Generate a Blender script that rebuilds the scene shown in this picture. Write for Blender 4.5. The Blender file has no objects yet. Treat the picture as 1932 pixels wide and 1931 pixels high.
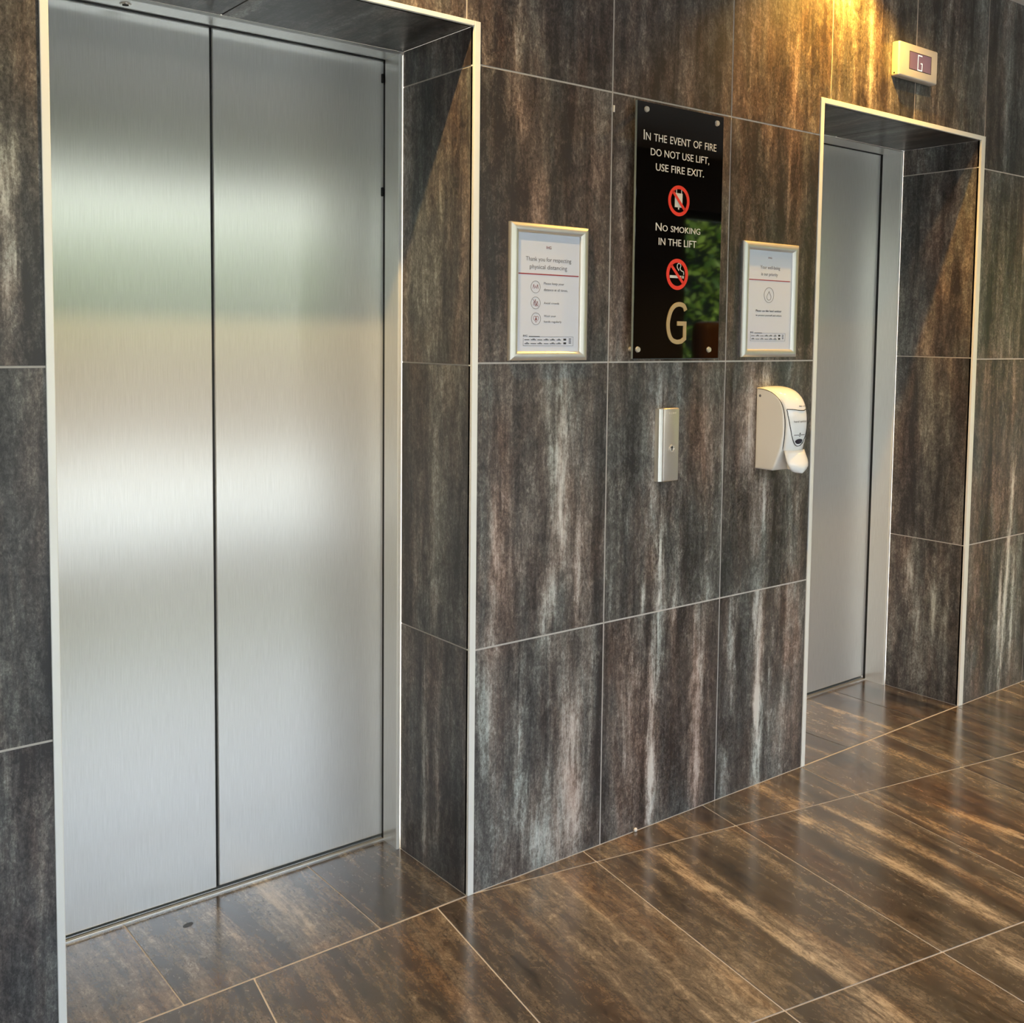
import bpy, bmesh, math, random
from mathutils import Matrix, Vector, noise as mnoise

C = bpy.context.scene.collection
S = bpy.context.scene

# ------------------------------------------------------------------ camera
W, H = 1932.0, 1931.0
F_PX, PPX, PPY = 2026.41, 1014.42, 774.44
CAM = Vector((-1.54111, -2.15001, 1.42079))
RT = Vector((0.778899, -0.627025, 0.012511))
DN = Vector((-0.034055, -0.062206, -0.997482))
FW = Vector((0.626224, 0.776512, -0.069805))
cd = bpy.data.cameras.new('camera')
cam = bpy.data.objects.new('camera', cd)
C.objects.link(cam)
up = -DN
cam.matrix_world = Matrix(((RT.x, up.x, -FW.x, CAM.x), (RT.y, up.y, -FW.y, CAM.y),
                           (RT.z, up.z, -FW.z, CAM.z), (0, 0, 0, 1)))
cd.sensor_fit = 'HORIZONTAL'
cd.sensor_width = 36.0
cd.lens = F_PX / W * 36.0
cd.shift_x = (W / 2 - PPX) / W
cd.shift_y = (PPY - H / 2) / W
cd.clip_start = 0.05
cd.clip_end = 200
S.camera = cam

# ------------------------------------------------------------------ world, sun, exposure
WORLD_STRENGTH = 5.0
SUN_ENERGY = 9.0
EXPOSURE = 0.4
LAMP_W = 85.0
wd = bpy.data.worlds.new('sky')
S.world = wd
wd.use_nodes = True
wn = wd.node_tree
wn.nodes.clear()
w_out = wn.nodes.new('ShaderNodeOutputWorld')
w_bg = wn.nodes.new('ShaderNodeBackground')
w_ramp = wn.nodes.new('ShaderNodeValToRGB')
w_tc = wn.nodes.new('ShaderNodeTexCoord')
w_sep = wn.nodes.new('ShaderNodeSeparateXYZ')
wn.links.new(w_tc.outputs['Generated'], w_sep.inputs[0])
wn.links.new(w_sep.outputs['Z'], w_ramp.inputs[0])
w_ramp.color_ramp.elements[0].position = 0.0
w_ramp.color_ramp.elements[0].color = (1.0, 0.97, 0.90, 1)
w_ramp.color_ramp.elements[1].position = 0.5
w_ramp.color_ramp.elements[1].color = (0.62, 0.76, 1.0, 1)
wn.links.new(w_ramp.outputs[0], w_bg.inputs[0])
w_bg.inputs[1].default_value = WORLD_STRENGTH
wn.links.new(w_bg.outputs[0], w_out.inputs[0])

sl = bpy.data.lights.new('sun', 'SUN')
sun = bpy.data.objects.new('sun', sl)
C.objects.link(sun)
sl.energy = SUN_ENERGY
sl.angle = math.radians(1.0)
sl.color = (1.0, 0.95, 0.86)
sun.location = (-8, 4, 12)
sun.rotation_euler = Vector((0.55, -0.45, -1.0)).to_track_quat('-Z', 'Y').to_euler()

# the daylight opening of the lobby's glass front (guides the sky light only)
pl = bpy.data.lights.new('window_daylight', 'AREA')
pl.shape = 'RECTANGLE'
pl.size = 13.0
pl.size_y = 2.6
pl.cycles.is_portal = True
po = bpy.data.objects.new('window_daylight', pl)
C.objects.link(po)
po.location = (2.75, -3.36, 1.33)
po.rotation_euler = (math.radians(90), 0, 0)

S.view_settings.view_transform = 'Standard'
S.view_settings.look = 'None'
S.view_settings.gamma = 1.0
S.view_settings.use_curve_mapping = False
S.view_settings.exposure = EXPOSURE


# ------------------------------------------------------------------ helpers
def lin(r, g, b):
    f = lambda c: c / 12.92 if c <= 0.04045 else ((c + 0.055) / 1.055) ** 2.4
    return (f(r / 255.0), f(g / 255.0), f(b / 255.0), 1.0)


def principled(name, col, rough=0.5, metal=0.0, spec=0.5, coat=0.0, coat_rough=0.05, noise=0.0, nscale=40.0, bump=0.0):
    m = bpy.data.materials.new(name)
    m.use_nodes = True
    nt = m.node_tree
    p = nt.nodes['Principled BSDF']
    p.inputs['Base Color'].default_value = col
    p.inputs['Roughness'].default_value = rough
    p.inputs['Metallic'].default_value = metal
    p.inputs['Specular IOR Level'].default_value = spec
    p.inputs['Coat Weight'].default_value = coat
    p.inputs['Coat Roughness'].default_value = coat_rough
    if noise > 0:
        tc = nt.nodes.new('ShaderNodeTexCoord')
        n = nt.nodes.new('ShaderNodeTexNoise')
        n.inputs['Scale'].default_value = nscale
        n.inputs['Detail'].default_value = 5
        nt.links.new(tc.outputs['Object'], n.inputs['Vector'])
        mx = nt.nodes.new('ShaderNodeMix')
        mx.data_type = 'RGBA'
        mx.inputs[6].default_value = col
        mx.inputs[7].default_value = tuple(c * 0.72 for c in col[:3]) + (1,)
        mr = nt.nodes.new('ShaderNodeMapRange')
        mr.inputs[1].default_value = 0.4
        mr.inputs[2].default_value = 0.7
        mr.inputs[4].default_value = noise
        nt.links.new(n.outputs['Fac'], mr.inputs[0])
        nt.links.new(mr.outputs[0], mx.inputs[0])
        nt.links.new(mx.outputs[2], p.inputs['Base Color'])
        if bump > 0:
            b = nt.nodes.new('ShaderNodeBump')
            b.inputs['Strength'].default_value = bump
            b.inputs['Distance'].default_value = 0.002
            nt.links.new(n.outputs['Fac'], b.inputs['Height'])
            nt.links.new(b.outputs[0], p.inputs['Normal'])
    return m


def emission(name, col, strength):
    m = bpy.data.materials.new(name)
    m.use_nodes = True
    p = m.node_tree.nodes['Principled BSDF']
    p.inputs['Base Color'].default_value = (0, 0, 0, 1)
    p.inputs['Emission Color'].default_value = col
    p.inputs['Emission Strength'].default_value = strength
    return m


def link_mesh(name, me, mat, parent=None):
    o = bpy.data.objects.new(name, me)
    C.objects.link(o)
    if mat is not None and len(me.materials) == 0:
        me.materials.append(mat)
    if parent is not None:
        o.parent = parent
        o.matrix_parent_inverse = parent.matrix_world.inverted()
    return o


class MB:
    """collects shapes in a bmesh, then links them as one mesh object"""

    def __init__(self):
        self.bm = bmesh.new()

    def box(self, x0, x1, y0, y1, z0, z1, bev=0.0, seg=2):
        r = bmesh.ops.create_cube(self.bm, size=1.0)
        vs = r['verts']
        for v in vs:
            v.co = Vector(((x0 + x1) / 2 + v.co.x * (x1 - x0), (y0 + y1) / 2 + v.co.y * (y1 - y0),
                           (z0 + z1) / 2 + v.co.z * (z1 - z0)))
        if bev > 0:
            es = list({e for v in vs for e in v.link_edges})
            bmesh.ops.bevel(self.bm, geom=es, offset=bev, segments=seg, profile=0.5, affect='EDGES')
        return self

    def cyl(self, c, axis, r, h, r2=None, seg=28):
        r2 = r if r2 is None else r2
        a = Vector(axis).normalized()
        q = Vector((0, 0, 1)).rotation_difference(a).to_matrix().to_4x4()
        m = Matrix.Translation(Vector(c) + a * h / 2) @ q
        bmesh.ops.create_cone(self.bm, cap_ends=True, segments=seg, radius1=r, radius2=r2, depth=h, matrix=m)
        return self

    def sphere(self, c, r, sc=(1, 1, 1), seg=20):
        m = Matrix.Translation(Vector(c)) @ Matrix.Diagonal((r * sc[0], r * sc[1], r * sc[2], 1))
        bmesh.ops.create_uvsphere(self.bm, u_segments=seg, v_segments=seg // 2, radius=1.0, matrix=m)
        return self

    def poly(self, pts):
        vs = [self.bm.verts.new(p) for p in pts]
        return self.bm.faces.new(vs)

    def prism(self, pts, off):
        """closed solid: polygon pts extruded by vector off"""
        off = Vector(off)
        n = len(pts)
        a = [self.bm.verts.new(Vector(p)) for p in pts]
        b = [self.bm.verts.new(Vector(p) + off) for p in pts]
        self.bm.faces.new(a)
        self.bm.faces.new(list(reversed(b)))
        for i in range(n):
            j = (i + 1) % n
            self.bm.faces.new((a[j], a[i], b[i], b[j]))
        return self

    def tube(self, pts, r, closed=False, seg=8):
        pts = [Vector(p) for p in pts]
        n = len(pts)
        rings = []
        for i in range(n):
            if closed:
                t = (pts[(i + 1) % n] - pts[i - 1]).normalized()
            else:
                t = (pts[min(i + 1, n - 1)] - pts[max(i - 1, 0)]).normalized()
            u = t.orthogonal() if abs(t.y) > 0.95 else t.cross(Vector((0, 1, 0)))
            u.normalize()
            w = t.cross(u)
            rings.append([self.bm.verts.new(pts[i] + r * (math.cos(2 * math.pi * k / seg) * u + math.sin(2 * math.pi * k / seg) * w))
                          for k in range(seg)])
        m = n if closed else n - 1
        for i in range(m):
            A, B = rings[i], rings[(i + 1) % n]
            for k in range(seg):
                self.bm.faces.new((A[k], A[(k + 1) % seg], B[(k + 1) % seg], B[k]))
        if not closed:
            self.bm.faces.new(list(reversed(rings[0])))
            self.bm.faces.new(rings[-1])
        return self

    def build(self, name, mat, parent=None, smooth=False, angle=40):
        bmesh.ops.recalc_face_normals(self.bm, faces=self.bm.faces)
        me = bpy.data.meshes.new(name)
        self.bm.to_mesh(me)
        self.bm.free()
        if smooth:
            for p in me.polygons:
                p.use_smooth = True
            me.set_sharp_from_angle(angle=math.radians(angle))
        return link_mesh(name, me, mat, parent)


def empty(name, loc):
    o = bpy.data.objects.new(name, None)
    o.empty_display_size = 0.1
    C.objects.link(o)
    o.location = loc
    o.matrix_world = Matrix.Translation(Vector(loc))
    return o


def tag(o, label, cat, group=None, kind=None):
    o['label'] = label
    o['category'] = cat
    if group:
        o['group'] = group
    if kind:
        o['kind'] = kind
    return o


def struct(o, label=None, cat=None):
    o['kind'] = 'structure'
    if label:
        o['label'] = label
    if cat:
        o['category'] = cat
    return o


def text_line(body, bbox, y, mat, parent, name='lettering', caps=False, bold=0.0, depth=0.0006):
    """flat lettering standing on the plane Y = y, fitted to bbox = (x0, x1, z0, z1)"""
    cu = bpy.data.curves.new(name, 'FONT')
    cu.body = body
    if caps:
        for f in cu.body_format:
            f.use_small_caps = True
        cu.small_caps_scale = 0.76
    cu.resolution_u = 3
    cu.offset = bold
    cu.extrude = 0.01
    tmp = bpy.data.objects.new('tmp', cu)
    C.objects.link(tmp)
    dg = bpy.context.evaluated_depsgraph_get()
    dg.update()
    me = bpy.data.meshes.new_from_object(tmp.evaluated_get(dg))
    C.objects.unlink(tmp)
    bpy.data.objects.remove(tmp)
    bpy.data.curves.remove(cu)
    xs = [v.co.x for v in me.vertices]
    ys = [v.co.y for v in me.vertices]
    x0, x1, z0, z1 = bbox
    sx = (x1 - x0) / (max(xs) - min(xs))
    sz = (z1 - z0) / (max(ys) - min(ys))
    ax, ay = min(xs), min(ys)
    for v in me.vertices:
        c = v.co.copy()
        v.co = Vector((x0 + (c.x - ax) * sx, y - (c.z / 0.02 + 0.5) * depth, z0 + (c.y - ay) * sz))
    me.name = name
    me.materials.clear()
    return link_mesh(name, me, mat, parent)


def ring_xz(mb, cx, cz, y, r0, r1, rz=1.0, seg=48, depth=0.0006):
    """flat ring on the plane Y = y"""
    A = []
    for k in range(seg):
        a = 2 * math.pi * k / seg
        A.append((math.cos(a), math.sin(a)))
    bm = mb.bm
    rows = []
    for (rr, yy) in ((r0, y), (r0, y - depth), (r1, y - depth), (r1, y)):
        rows.append([bm.verts.new((cx + rr * c, yy, cz + rr * rz * s)) for c, s in A])
    for q in range(4):
        R0, R1 = rows[q], rows[(q + 1) % 4]
        for k in range(seg):
            bm.faces.new((R0[k], R0[(k + 1) % seg], R1[(k + 1) % seg], R1[k]))


def strip_xz(mb, pts, w, y, depth=0.0006):
    """flat mitred ribbon of width w along pts (x, z) on the plane Y = y"""
    P = [Vector(p) for p in pts]
    closed = (P[0] - P[-1]).length < 1e-7
    if closed:
        P = P[:-1]
    n = len(P)
    lf, rg = [], []
    for i in range(n):
        a = P[i - 1] if (i > 0 or closed) else None
        c = P[(i + 1) % n] if (i < n - 1 or closed) else None
        d0 = (P[i] - a).normalized() if a is not None else None
        d1 = (c - P[i]).normalized() if c is not None else None
        if d0 is None:
            d0 = d1
        if d1 is None:
            d1 = d0
        n0, n1 = Vector((-d0.y, d0.x)), Vector((-d1.y, d1.x))
        m = n0 + n1
        m = n0 if m.length < 1e-6 else m.normalized()
        k = w / 2 / max(0.45, m.dot(n0))
        lf.append(P[i] + m * k)
        rg.append(P[i] - m * k)
    bm = mb.bm
    rows = []
    for src, yy in ((lf, y), (lf, y - depth), (rg, y - depth), (rg, y)):
        rows.append([bm.verts.new((v.x, yy, v.y)) for v in src])
    for i in range(n if closed else n - 1):
        j = (i + 1) % n
        for q in range(4):
            A, B = rows[q], rows[(q + 1) % 4]
            bm.faces.new((A[i], A[j], B[j], B[i]))
    if not closed:
        bm.faces.new([rows[q][0] for q in range(4)])
        bm.faces.new([rows[q][n - 1] for q in (3, 2, 1, 0)])


# ------------------------------------------------------------------ materials
def tile_material(name, greys, browns, warm_bias, rough, pale_gain, speck, contrast, offset):
    """glazed stone-look tile: streaks run along V of the UV map (metres); 'paint' carries pale / dark / rust marks, 'seed' the tile"""
    m = bpy.data.materials.new(name)
    m.use_nodes = True
    nt = m.node_tree
    N, L = nt.nodes, nt.links
    p = N['Principled BSDF']
    uv = N.new('ShaderNodeUVMap')
    uv.uv_map = 'UVMap'
    sep = N.new('ShaderNodeSeparateXYZ')
    L.new(uv.outputs[0], sep.inputs[0])
    seed = N.new('ShaderNodeAttribute')
    seed.attribute_name = 'seed'
    paint = N.new('ShaderNodeAttribute')
    paint.attribute_name = 'paint'
    psep = N.new('ShaderNodeSeparateColor')
    L.new(paint.outputs['Color'], psep.inputs[0])

    def math_(op, a, b=None, c=None, clamp=False):
        n = N.new('ShaderNodeMath')
        n.operation = op
        n.use_clamp = clamp
        for i, s in enumerate((a, b, c)):
            if s is None:
                continue
            if isinstance(s, (int, float)):
                n.inputs[i].default_value = s
            else:
                L.new(s, n.inputs[i])
        return n.outputs[0]

    def nz(su, sv, off, detail, rough_, dist=0.0):
        cx = N.new('ShaderNodeCombineXYZ')
        L.new(math_('MULTIPLY', sep.outputs[0], su), cx.inputs[0])
        L.new(math_('MULTIPLY', sep.outputs[1], sv), cx.inputs[1])
        L.new(math_('MULTIPLY_ADD', seed.outputs['Fac'], 31.0, off), cx.inputs[2])
        n = N.new('ShaderNodeTexNoise')
        n.inputs['Scale'].default_value = 1.0
        n.inputs['Detail'].default_value = detail
        n.inputs['Roughness'].default_value = rough_
        n.inputs['Distortion'].default_value = dist
        L.new(cx.outputs[0], n.inputs['Vector'])
        return n.outputs['Fac']

    n1 = nz(11.0, 0.9, 0.0, 5, 0.62, 0.5)
    n2 = nz(42.0, 5.5, 7.0, 6, 0.72, 0.8)
    n3 = nz(190.0, 105.0, 13.0, 4, 0.8, 0.6)
    n4 = nz(8.0, 1.6, 19.0, 6, 0.66, 0.5)
    n5 = nz(30.0, 17.0, 23.0, 6, 0.74, 1.0)
    # crackle in the glaze
    cxv = N.new('ShaderNodeCombineXYZ')
    L.new(math_('MULTIPLY_ADD', n2, 1.2, math_('MULTIPLY', sep.outputs[0], 70.0)), cxv.inputs[0])
    L.new(math_('MULTIPLY_ADD', n5, 1.6, math_('MULTIPLY', sep.outputs[1], 38.0)), cxv.inputs[1])
    L.new(math_('MULTIPLY', seed.outputs['Fac'], 17.0), cxv.inputs[2])
    vor = N.new('ShaderNodeTexVoronoi')
    vor.feature = 'DISTANCE_TO_EDGE'
    vor.inputs['Scale'].default_value = 1.0
    L.new(cxv.outputs[0], vor.inputs['Vector'])
    crack = math_('SUBTRACT', 0.07, vor.outputs['Distance'], clamp=True)
    crack = math_('MULTIPLY', crack, math_('MULTIPLY_ADD', n5, 8.0, -3.4, clamp=True))

    f = math_('MULTIPLY_ADD', n1, 0.50, -0.17)
    f = math_('MULTIPLY_ADD', n2, 0.24, f)
    f = math_('MULTIPLY_ADD', n3, speck, math_('ADD', f, (0.34 - speck) / 2))
    f = math_('MULTIPLY_ADD', n5, 0.36, f)
    rag = math_('MULTIPLY_ADD', n2, 2.6, -0.55, clamp=False)
    rag = math_('MAXIMUM', rag, 0.0)
    f = math_('MULTIPLY_ADD', f, contrast, 0.52 * (1 - contrast) - offset)
    f = math_('MULTIPLY_ADD', math_('MULTIPLY', psep.outputs[0], rag), pale_gain, f)
    f = math_('MULTIPLY_ADD', psep.outputs[1], -0.16, f)
    f = math_('MULTIPLY_ADD', crack, -0.8, f)

    def ramp(cols):
        r = N.new('ShaderNodeValToRGB')
        e = r.color_ramp.elements
        for i, (pos, c) in enumerate(cols):
            if i < 2:
                e[i].position = pos
                e[i].color = c
            else:
                x = e.new(pos)
                x.color = c
        L.new(f, r.inputs[0])
        return r.outputs[0]

    ra, rb = ramp(greys), ramp(browns)
    k = math_('MULTIPLY_ADD', n4, 3.2, -1.6 + warm_bias)
    k = math_('ADD', k, psep.outputs[2], clamp=True)
    mx = N.new('ShaderNodeMix')
    mx.data_type = 'RGBA'
    L.new(k, mx.inputs[0])
    L.new(ra, mx.inputs[6])
    L.new(rb, mx.inputs[7])
    L.new(mx.outputs[2], p.inputs['Base Color'])
    L.new(math_('MULTIPLY_ADD', n3, 0.16, rough - 0.08), p.inputs['Roughness'])
    p.inputs['Specular IOR Level'].default_value = 0.5
    b = N.new('ShaderNodeBump')
    b.inputs['Strength'].default_value = 0.12
    b.inputs['Distance'].default_value = 0.0015
    L.new(f, b.inputs['Height'])
    L.new(b.outputs[0], p.inputs['Normal'])
    return m


M_WALL = tile_material('wall_tile',
                       [(0.36, lin(44, 42, 42)), (0.50, lin(84, 83, 81)), (0.60, lin(120, 121, 116)), (0.72, lin(166, 172, 168)), (0.9, lin(212, 216, 212))],
                       [(0.36, lin(48, 37, 33)), (0.50, lin(92, 76, 68)), (0.60, lin(132, 113, 102)), (0.72, lin(178, 159, 148)), (0.9, lin(212, 200, 190))],
                       0.22, 0.36, 0.44, 0.36, 1.42, 0.062)
M_FLOOR = tile_material('floor_tile',
                        [(0.36, lin(40, 34, 28)), (0.50, lin(82, 72, 60)), (0.60, lin(118, 105, 88)), (0.72, lin(176, 158, 132)), (0.9, lin(212, 196, 170))],
                        [(0.36, lin(46, 32, 21)), (0.50, lin(92, 69, 48)), (0.60, lin(130, 102, 74)), (0.72, lin(182, 152, 114)), (0.9, lin(214, 188, 152))],
                        0.10, 0.24, 0.34, 0.18, 1.25, 0.028)
M_FLOOR.node_tree.nodes['Principled BSDF'].inputs['Coat IOR'].default_value = 1.65
M_FLOOR.node_tree.nodes['Principled BSDF'].inputs['Coat Weight'].default_value = 1.0
M_FLOOR.node_tree.nodes['Principled BSDF'].inputs['Coat Roughness'].default_value = 0.17
M_GROUT = principled('grout', lin(212, 202, 190), 0.9, noise=0.5, nscale=60)
M_GROUT_D = principled('dark_grout', lin(60, 55, 50), 0.9)
M_TRIM = principled('trim_aluminium', lin(242, 243, 238), 0.38, metal=0.2, noise=0.12, nscale=9)
M_ALU = principled('satin_aluminium', lin(216, 215, 210), 0.36, metal=0.75)
M_CHROME = principled('polished_steel', lin(228, 224, 214), 0.22, metal=0.6)
M_BLACK = principled('black_rubber', lin(10, 10, 10), 0.6)  # rubber, and the painted shadow in the gaps round the lift leaves
M_BACKING = principled('shaft_dark', lin(6, 6, 6), 0.9)
M_GLASSB = principled('black_acrylic', lin(4, 4, 5), 0.03, spec=0.6)
M_EDGE = principled('acrylic_edge', lin(120, 132, 134), 0.15, spec=0.6)
M_LETTER = principled('silver_lettering', lin(214, 214, 210), 0.5)
M_BRONZE = principled('champagne_lettering', lin(176, 154, 112), 0.45)
M_RED = principled('red_vinyl', lin(226, 52, 36), 0.45)
M_PALE = principled('pale_vinyl', lin(206, 204, 196), 0.5)
M_PAPER = principled('paper', lin(212, 217, 230), 0.5, coat=0.6, coat_rough=0.12)
M_INK = principled('grey_ink', lin(112, 110, 112), 0.6)
M_INKD = principled('dark_ink', lin(44, 44, 48), 0.6)
M_INKR = principled('wine_ink', lin(150, 40, 52), 0.6)
M_INKO = principled('rust_ink', lin(128, 62, 56), 0.6)
M_WHITE = principled('white_plastic', lin(238, 236, 230), 0.28, spec=0.5)
M_WHITE2 = principled('white_cover_plastic', lin(240, 241, 240), 0.2, spec=0.5)
M_SEAM = principled('seam_black', lin(24, 24, 26), 0.5)
M_TINT = principled('smoked_window', lin(48, 44, 58), 0.15)
M_KEYP = principled('key_panel_metal', lin(200, 192, 182), 0.36, metal=0.7, noise=0.1, nscale=300)
M_KEYS = principled('key_panel_side', lin(216, 216, 210), 0.28, metal=0.7)
M_BOX = principled('champagne_casing', lin(206, 202, 200), 0.35, metal=0.45)
M_LCD = principled('display_mauve', lin(104, 88, 124), 0.2, coat=0.5)
M_DIGIT = emission('display_digit', lin(255, 246, 226), 1.1)
M_CEIL = principled('ceiling_paint', lin(214, 212, 208), 0.85, noise=0.15, nscale=3)
M_LENS = emission('lamp_lens', (1.0, 0.80, 0.42, 1), 18.0)
M_FRAMEB = principled('dark_window_frame', lin(52, 52, 52), 0.45, metal=0.3)
M_PAVE = principled('paving', lin(186, 184, 178), 0.85, noise=0.5, nscale=2.0)
M_LEATHER = principled('brown_leather', lin(158, 106, 62), 0.42, noise=0.4, nscale=30, bump=0.3)
M_WOOD = principled('dark_wood', lin(60, 40, 26), 0.4, noise=0.5, nscale=12)
M_STAIN = principled('dark_stain', lin(40, 36, 30), 0.4)
M_PEG = principled('white_peg', lin(232, 226, 216), 0.5)


def steel_material():
    m = bpy.data.materials.new('brushed_steel')
    m.use_nodes = True
    nt = m.node_tree
    N, L = nt.nodes, nt.links
    p = N['Principled BSDF']
    uv = N.new('ShaderNodeUVMap')
    uv.uv_map = 'UVMap'
    mp = N.new('ShaderNodeMapping')
    mp.inputs['Scale'].default_value = (700, 14, 1)
    L.new(uv.outputs[0], mp.inputs['Vector'])
    n = N.new('ShaderNodeTexNoise')
    n.inputs['Scale'].default_value = 1
    n.inputs['Detail'].default_value = 3
    n.inputs['Roughness'].default_value = 0.7
    L.new(mp.outputs[0], n.inputs['Vector'])
    r = N.new('ShaderNodeValToRGB')
    r.color_ramp.elements[0].position = 0.3
    r.color_ramp.elements[0].color = lin(216, 216, 211)
    r.color_ramp.elements[1].position = 0.7
    r.color_ramp.elements[1].color = lin(230, 230, 226)
    L.new(n.outputs['Fac'], r.inputs[0])
    L.new(r.outputs[0], p.inputs['Base Color'])
    p.inputs['Metallic'].default_value = 0.54
    p.inputs['Roughness'].default_value = 0.29
    p.inputs['Anisotropic'].default_value = 0.9
    p.inputs['Anisotropic Rotation'].default_value = 0.0
    tg = N.new('ShaderNodeTangent')
    tg.direction_type = 'UV_MAP'
    tg.uv_map = 'UVMap'
    L.new(tg.outputs[0], p.inputs['Tangent'])
    # slightly wavy sheet
    n2 = N.new('ShaderNodeTexNoise')
    n2.inputs['Scale'].default_value = 2.2
    n2.inputs['Detail'].default_value = 1
    L.new(uv.outputs[0], n2.inputs['Vector'])
    b = N.new('ShaderNodeBump')
    b.inputs['Strength'].default_value = 0.10
    b.inputs['Distance'].default_value = 0.01
    L.new(n2.outputs['Fac'], b.inputs['Height'])
    L.new(b.outputs[0], p.inputs['Normal'])
    return m


M_STEEL = steel_material()


def glass_material():
    m = bpy.data.materials.new('window_glass')
    m.use_nodes = True
    nt = m.node_tree
    nt.nodes.clear()
    o = nt.nodes.new('ShaderNodeOutputMaterial')
    t = nt.nodes.new('ShaderNodeBsdfTransparent')
    t.inputs[0].default_value = (0.93, 0.96, 0.95, 1)
    g = nt.nodes.new('ShaderNodeBsdfGlossy')
    g.inputs['Roughness'].default_value = 0.02
    fr = nt.nodes.new('ShaderNodeFresnel')
    geo = nt.nodes.new('ShaderNodeNewGeometry')
    ior = nt.nodes.new('ShaderNodeMapRange')      # same thin pane seen from either side
    ior.inputs[3].default_value = 1.45
    ior.inputs[4].default_value = 1.0 / 1.45
    nt.links.new(geo.outputs['Backfacing'], ior.inputs[0])
    nt.links.new(ior.outputs[0], fr.inputs[0])
    mx = nt.nodes.new('ShaderNodeMixShader')
    nt.links.new(fr.outputs[0], mx.inputs[0])
    nt.links.new(t.outputs[0], mx.inputs[1])
    nt.links.new(g.outputs[0], mx.inputs[2])
    nt.links.new(mx.outputs[0], o.inputs[0])
    return m


M_GLASS = glass_material()


def leaf_material():
    m = principled('leaves', lin(84, 118, 44), 0.45)
    nt = m.node_tree
    p = nt.nodes['Principled BSDF']
    g = nt.nodes.new('ShaderNodeNewGeometry')
    r = nt.nodes.new('ShaderNodeValToRGB')
    r.color_ramp.elements[0].color = lin(60, 104, 30)
    r.color_ramp.elements[1].color = lin(176, 204, 72)
    nt.links.new(g.outputs['Random Per Island'], r.inputs[0])
    nt.links.new(r.outputs[0], p.inputs['Base Color'])
    return m


M_LEAF = leaf_material()


# ------------------------------------------------------------------ tiled surfaces
class Tiles:
    """one mesh of tiles (fine quads, each tile with its own seed) lying just in front of a grout bed"""

    def __init__(self):
        self.v, self.f, self.uv, self.paint, self.seed, self.mi = [], [], [], [], [], []

    def quad(self, pts, mi=1):
        i = len(self.v)
        self.v += [tuple(p) for p in pts]
        self.f.append((i, i + 1, i + 2, i + 3))
        self.uv += [(0, 0)] * 4
        self.paint += [(0, 0, 0, 1)] * 4
        self.seed.append(0.0)
        self.mi.append(mi)

    def patch(self, fn, u0, u1, v0, v1, seed, marks=(), step=0.016):
        """fn(u, v) -> point;  u across, v along the streaks, in metres"""
        if u1 - u0 < 1e-4 or v1 - v0 < 1e-4:
            return
        nu = max(1, int((u1 - u0) / step))
        nv = max(1, int((v1 - v0) / (step * 1.5)))
        base = len(self.v)
        pts = []
        for j in range(nv + 1):
            for i in range(nu + 1):
                u = u0 + (u1 - u0) * i / nu
                v = v0 + (v1 - v0) * j / nv
                self.v.append(tuple(fn(u, v)))
                pts.append((u, v))
        col = []
        for (u, v) in pts:
            c = [0.0, 0.0, 0.0]
            for (kind, uc, du, w, a, b, amp) in marks:
                if not (a - 0.08 < v < b + 0.08):
                    continue
                t = (v - a) / max(b - a, 1e-3)
                wob = 0.010 * mnoise.noise(Vector((v * 7.0, uc * 13.0, 3.1))) + 0.004 * mnoise.noise(Vector((v * 31.0, uc * 9.0, 1.1)))
                d = abs(u - (uc + du * t + wob)) / w
                if d > 1.6:
                    continue
                e = math.exp(-(d ** 2.4) * 1.6)
                edge = min(1.0, max(0.0, (v - a + 0.08) / 0.16)) * min(1.0, max(0.0, (b - v + 0.08) / 0.16))
                e *= edge * (0.8 + 0.6 * mnoise.noise(Vector((u * 25.0, v * 9.0, uc))))
                c[kind] += amp * max(e, 0.0)
            col.append((c[0], c[1], c[2], 1.0))
        for j in range(nv):
            for i in range(nu):
                q = (j * (nu + 1) + i, j * (nu + 1) + i + 1, (j + 1) * (nu + 1) + i + 1, (j + 1) * (nu + 1) + i)
                self.f.append(tuple(base + k for k in q))
                self.uv += [pts[k] for k in q]
                self.paint += [col[k] for k in q]
                self.seed.append(seed)
                self.mi.append(0)

    def build(self, name, mats, normal_hint=None):
        me = bpy.data.meshes.new(name)
        me.from_pydata(self.v, [], self.f)
        uvl = me.uv_layers.new(name='UVMap')
        uvl.data.foreach_set('uv', [c for p in self.uv for c in p])
        pa = me.color_attributes.new('paint', 'FLOAT_COLOR', 'CORNER')
        pa.data.foreach_set('color', [c for p in self.paint for c in p])
        sa = me.attributes.new('seed', 'FLOAT', 'FACE')
        sa.data.foreach_set('value', self.seed)
        for m in mats:
            me.materials.append(m)
        me.polygons.foreach_set('material_index', self.mi)
        me.update()
        o = bpy.data.objects.new(name, me)
        C.objects.link(o)
        return o


Z1, Z2, Z3, ZC = 0.631, 1.350, 2.0693, 2.7197
COL0, COLW = 0.436, 0.4757
L1 = dict(x0=-0.9954, x1=0.0, zt=2.1693, xi0=-0.9795, xi1=-0.018, zi=2.1575, D=0.3187, DD=0.4013, zd=2.1498)
L2 = dict(x0=1.3332, x1=2.3416, zt=2.188, xi0=1.3515, xi1=2.3136, zi=2.1715, D=0.3235, DD=0.4219, zd=2.167)
XW0, XW1 = -3.6, 9.2
YF = -3.3
GW = 0.0022   # half grout width

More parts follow.
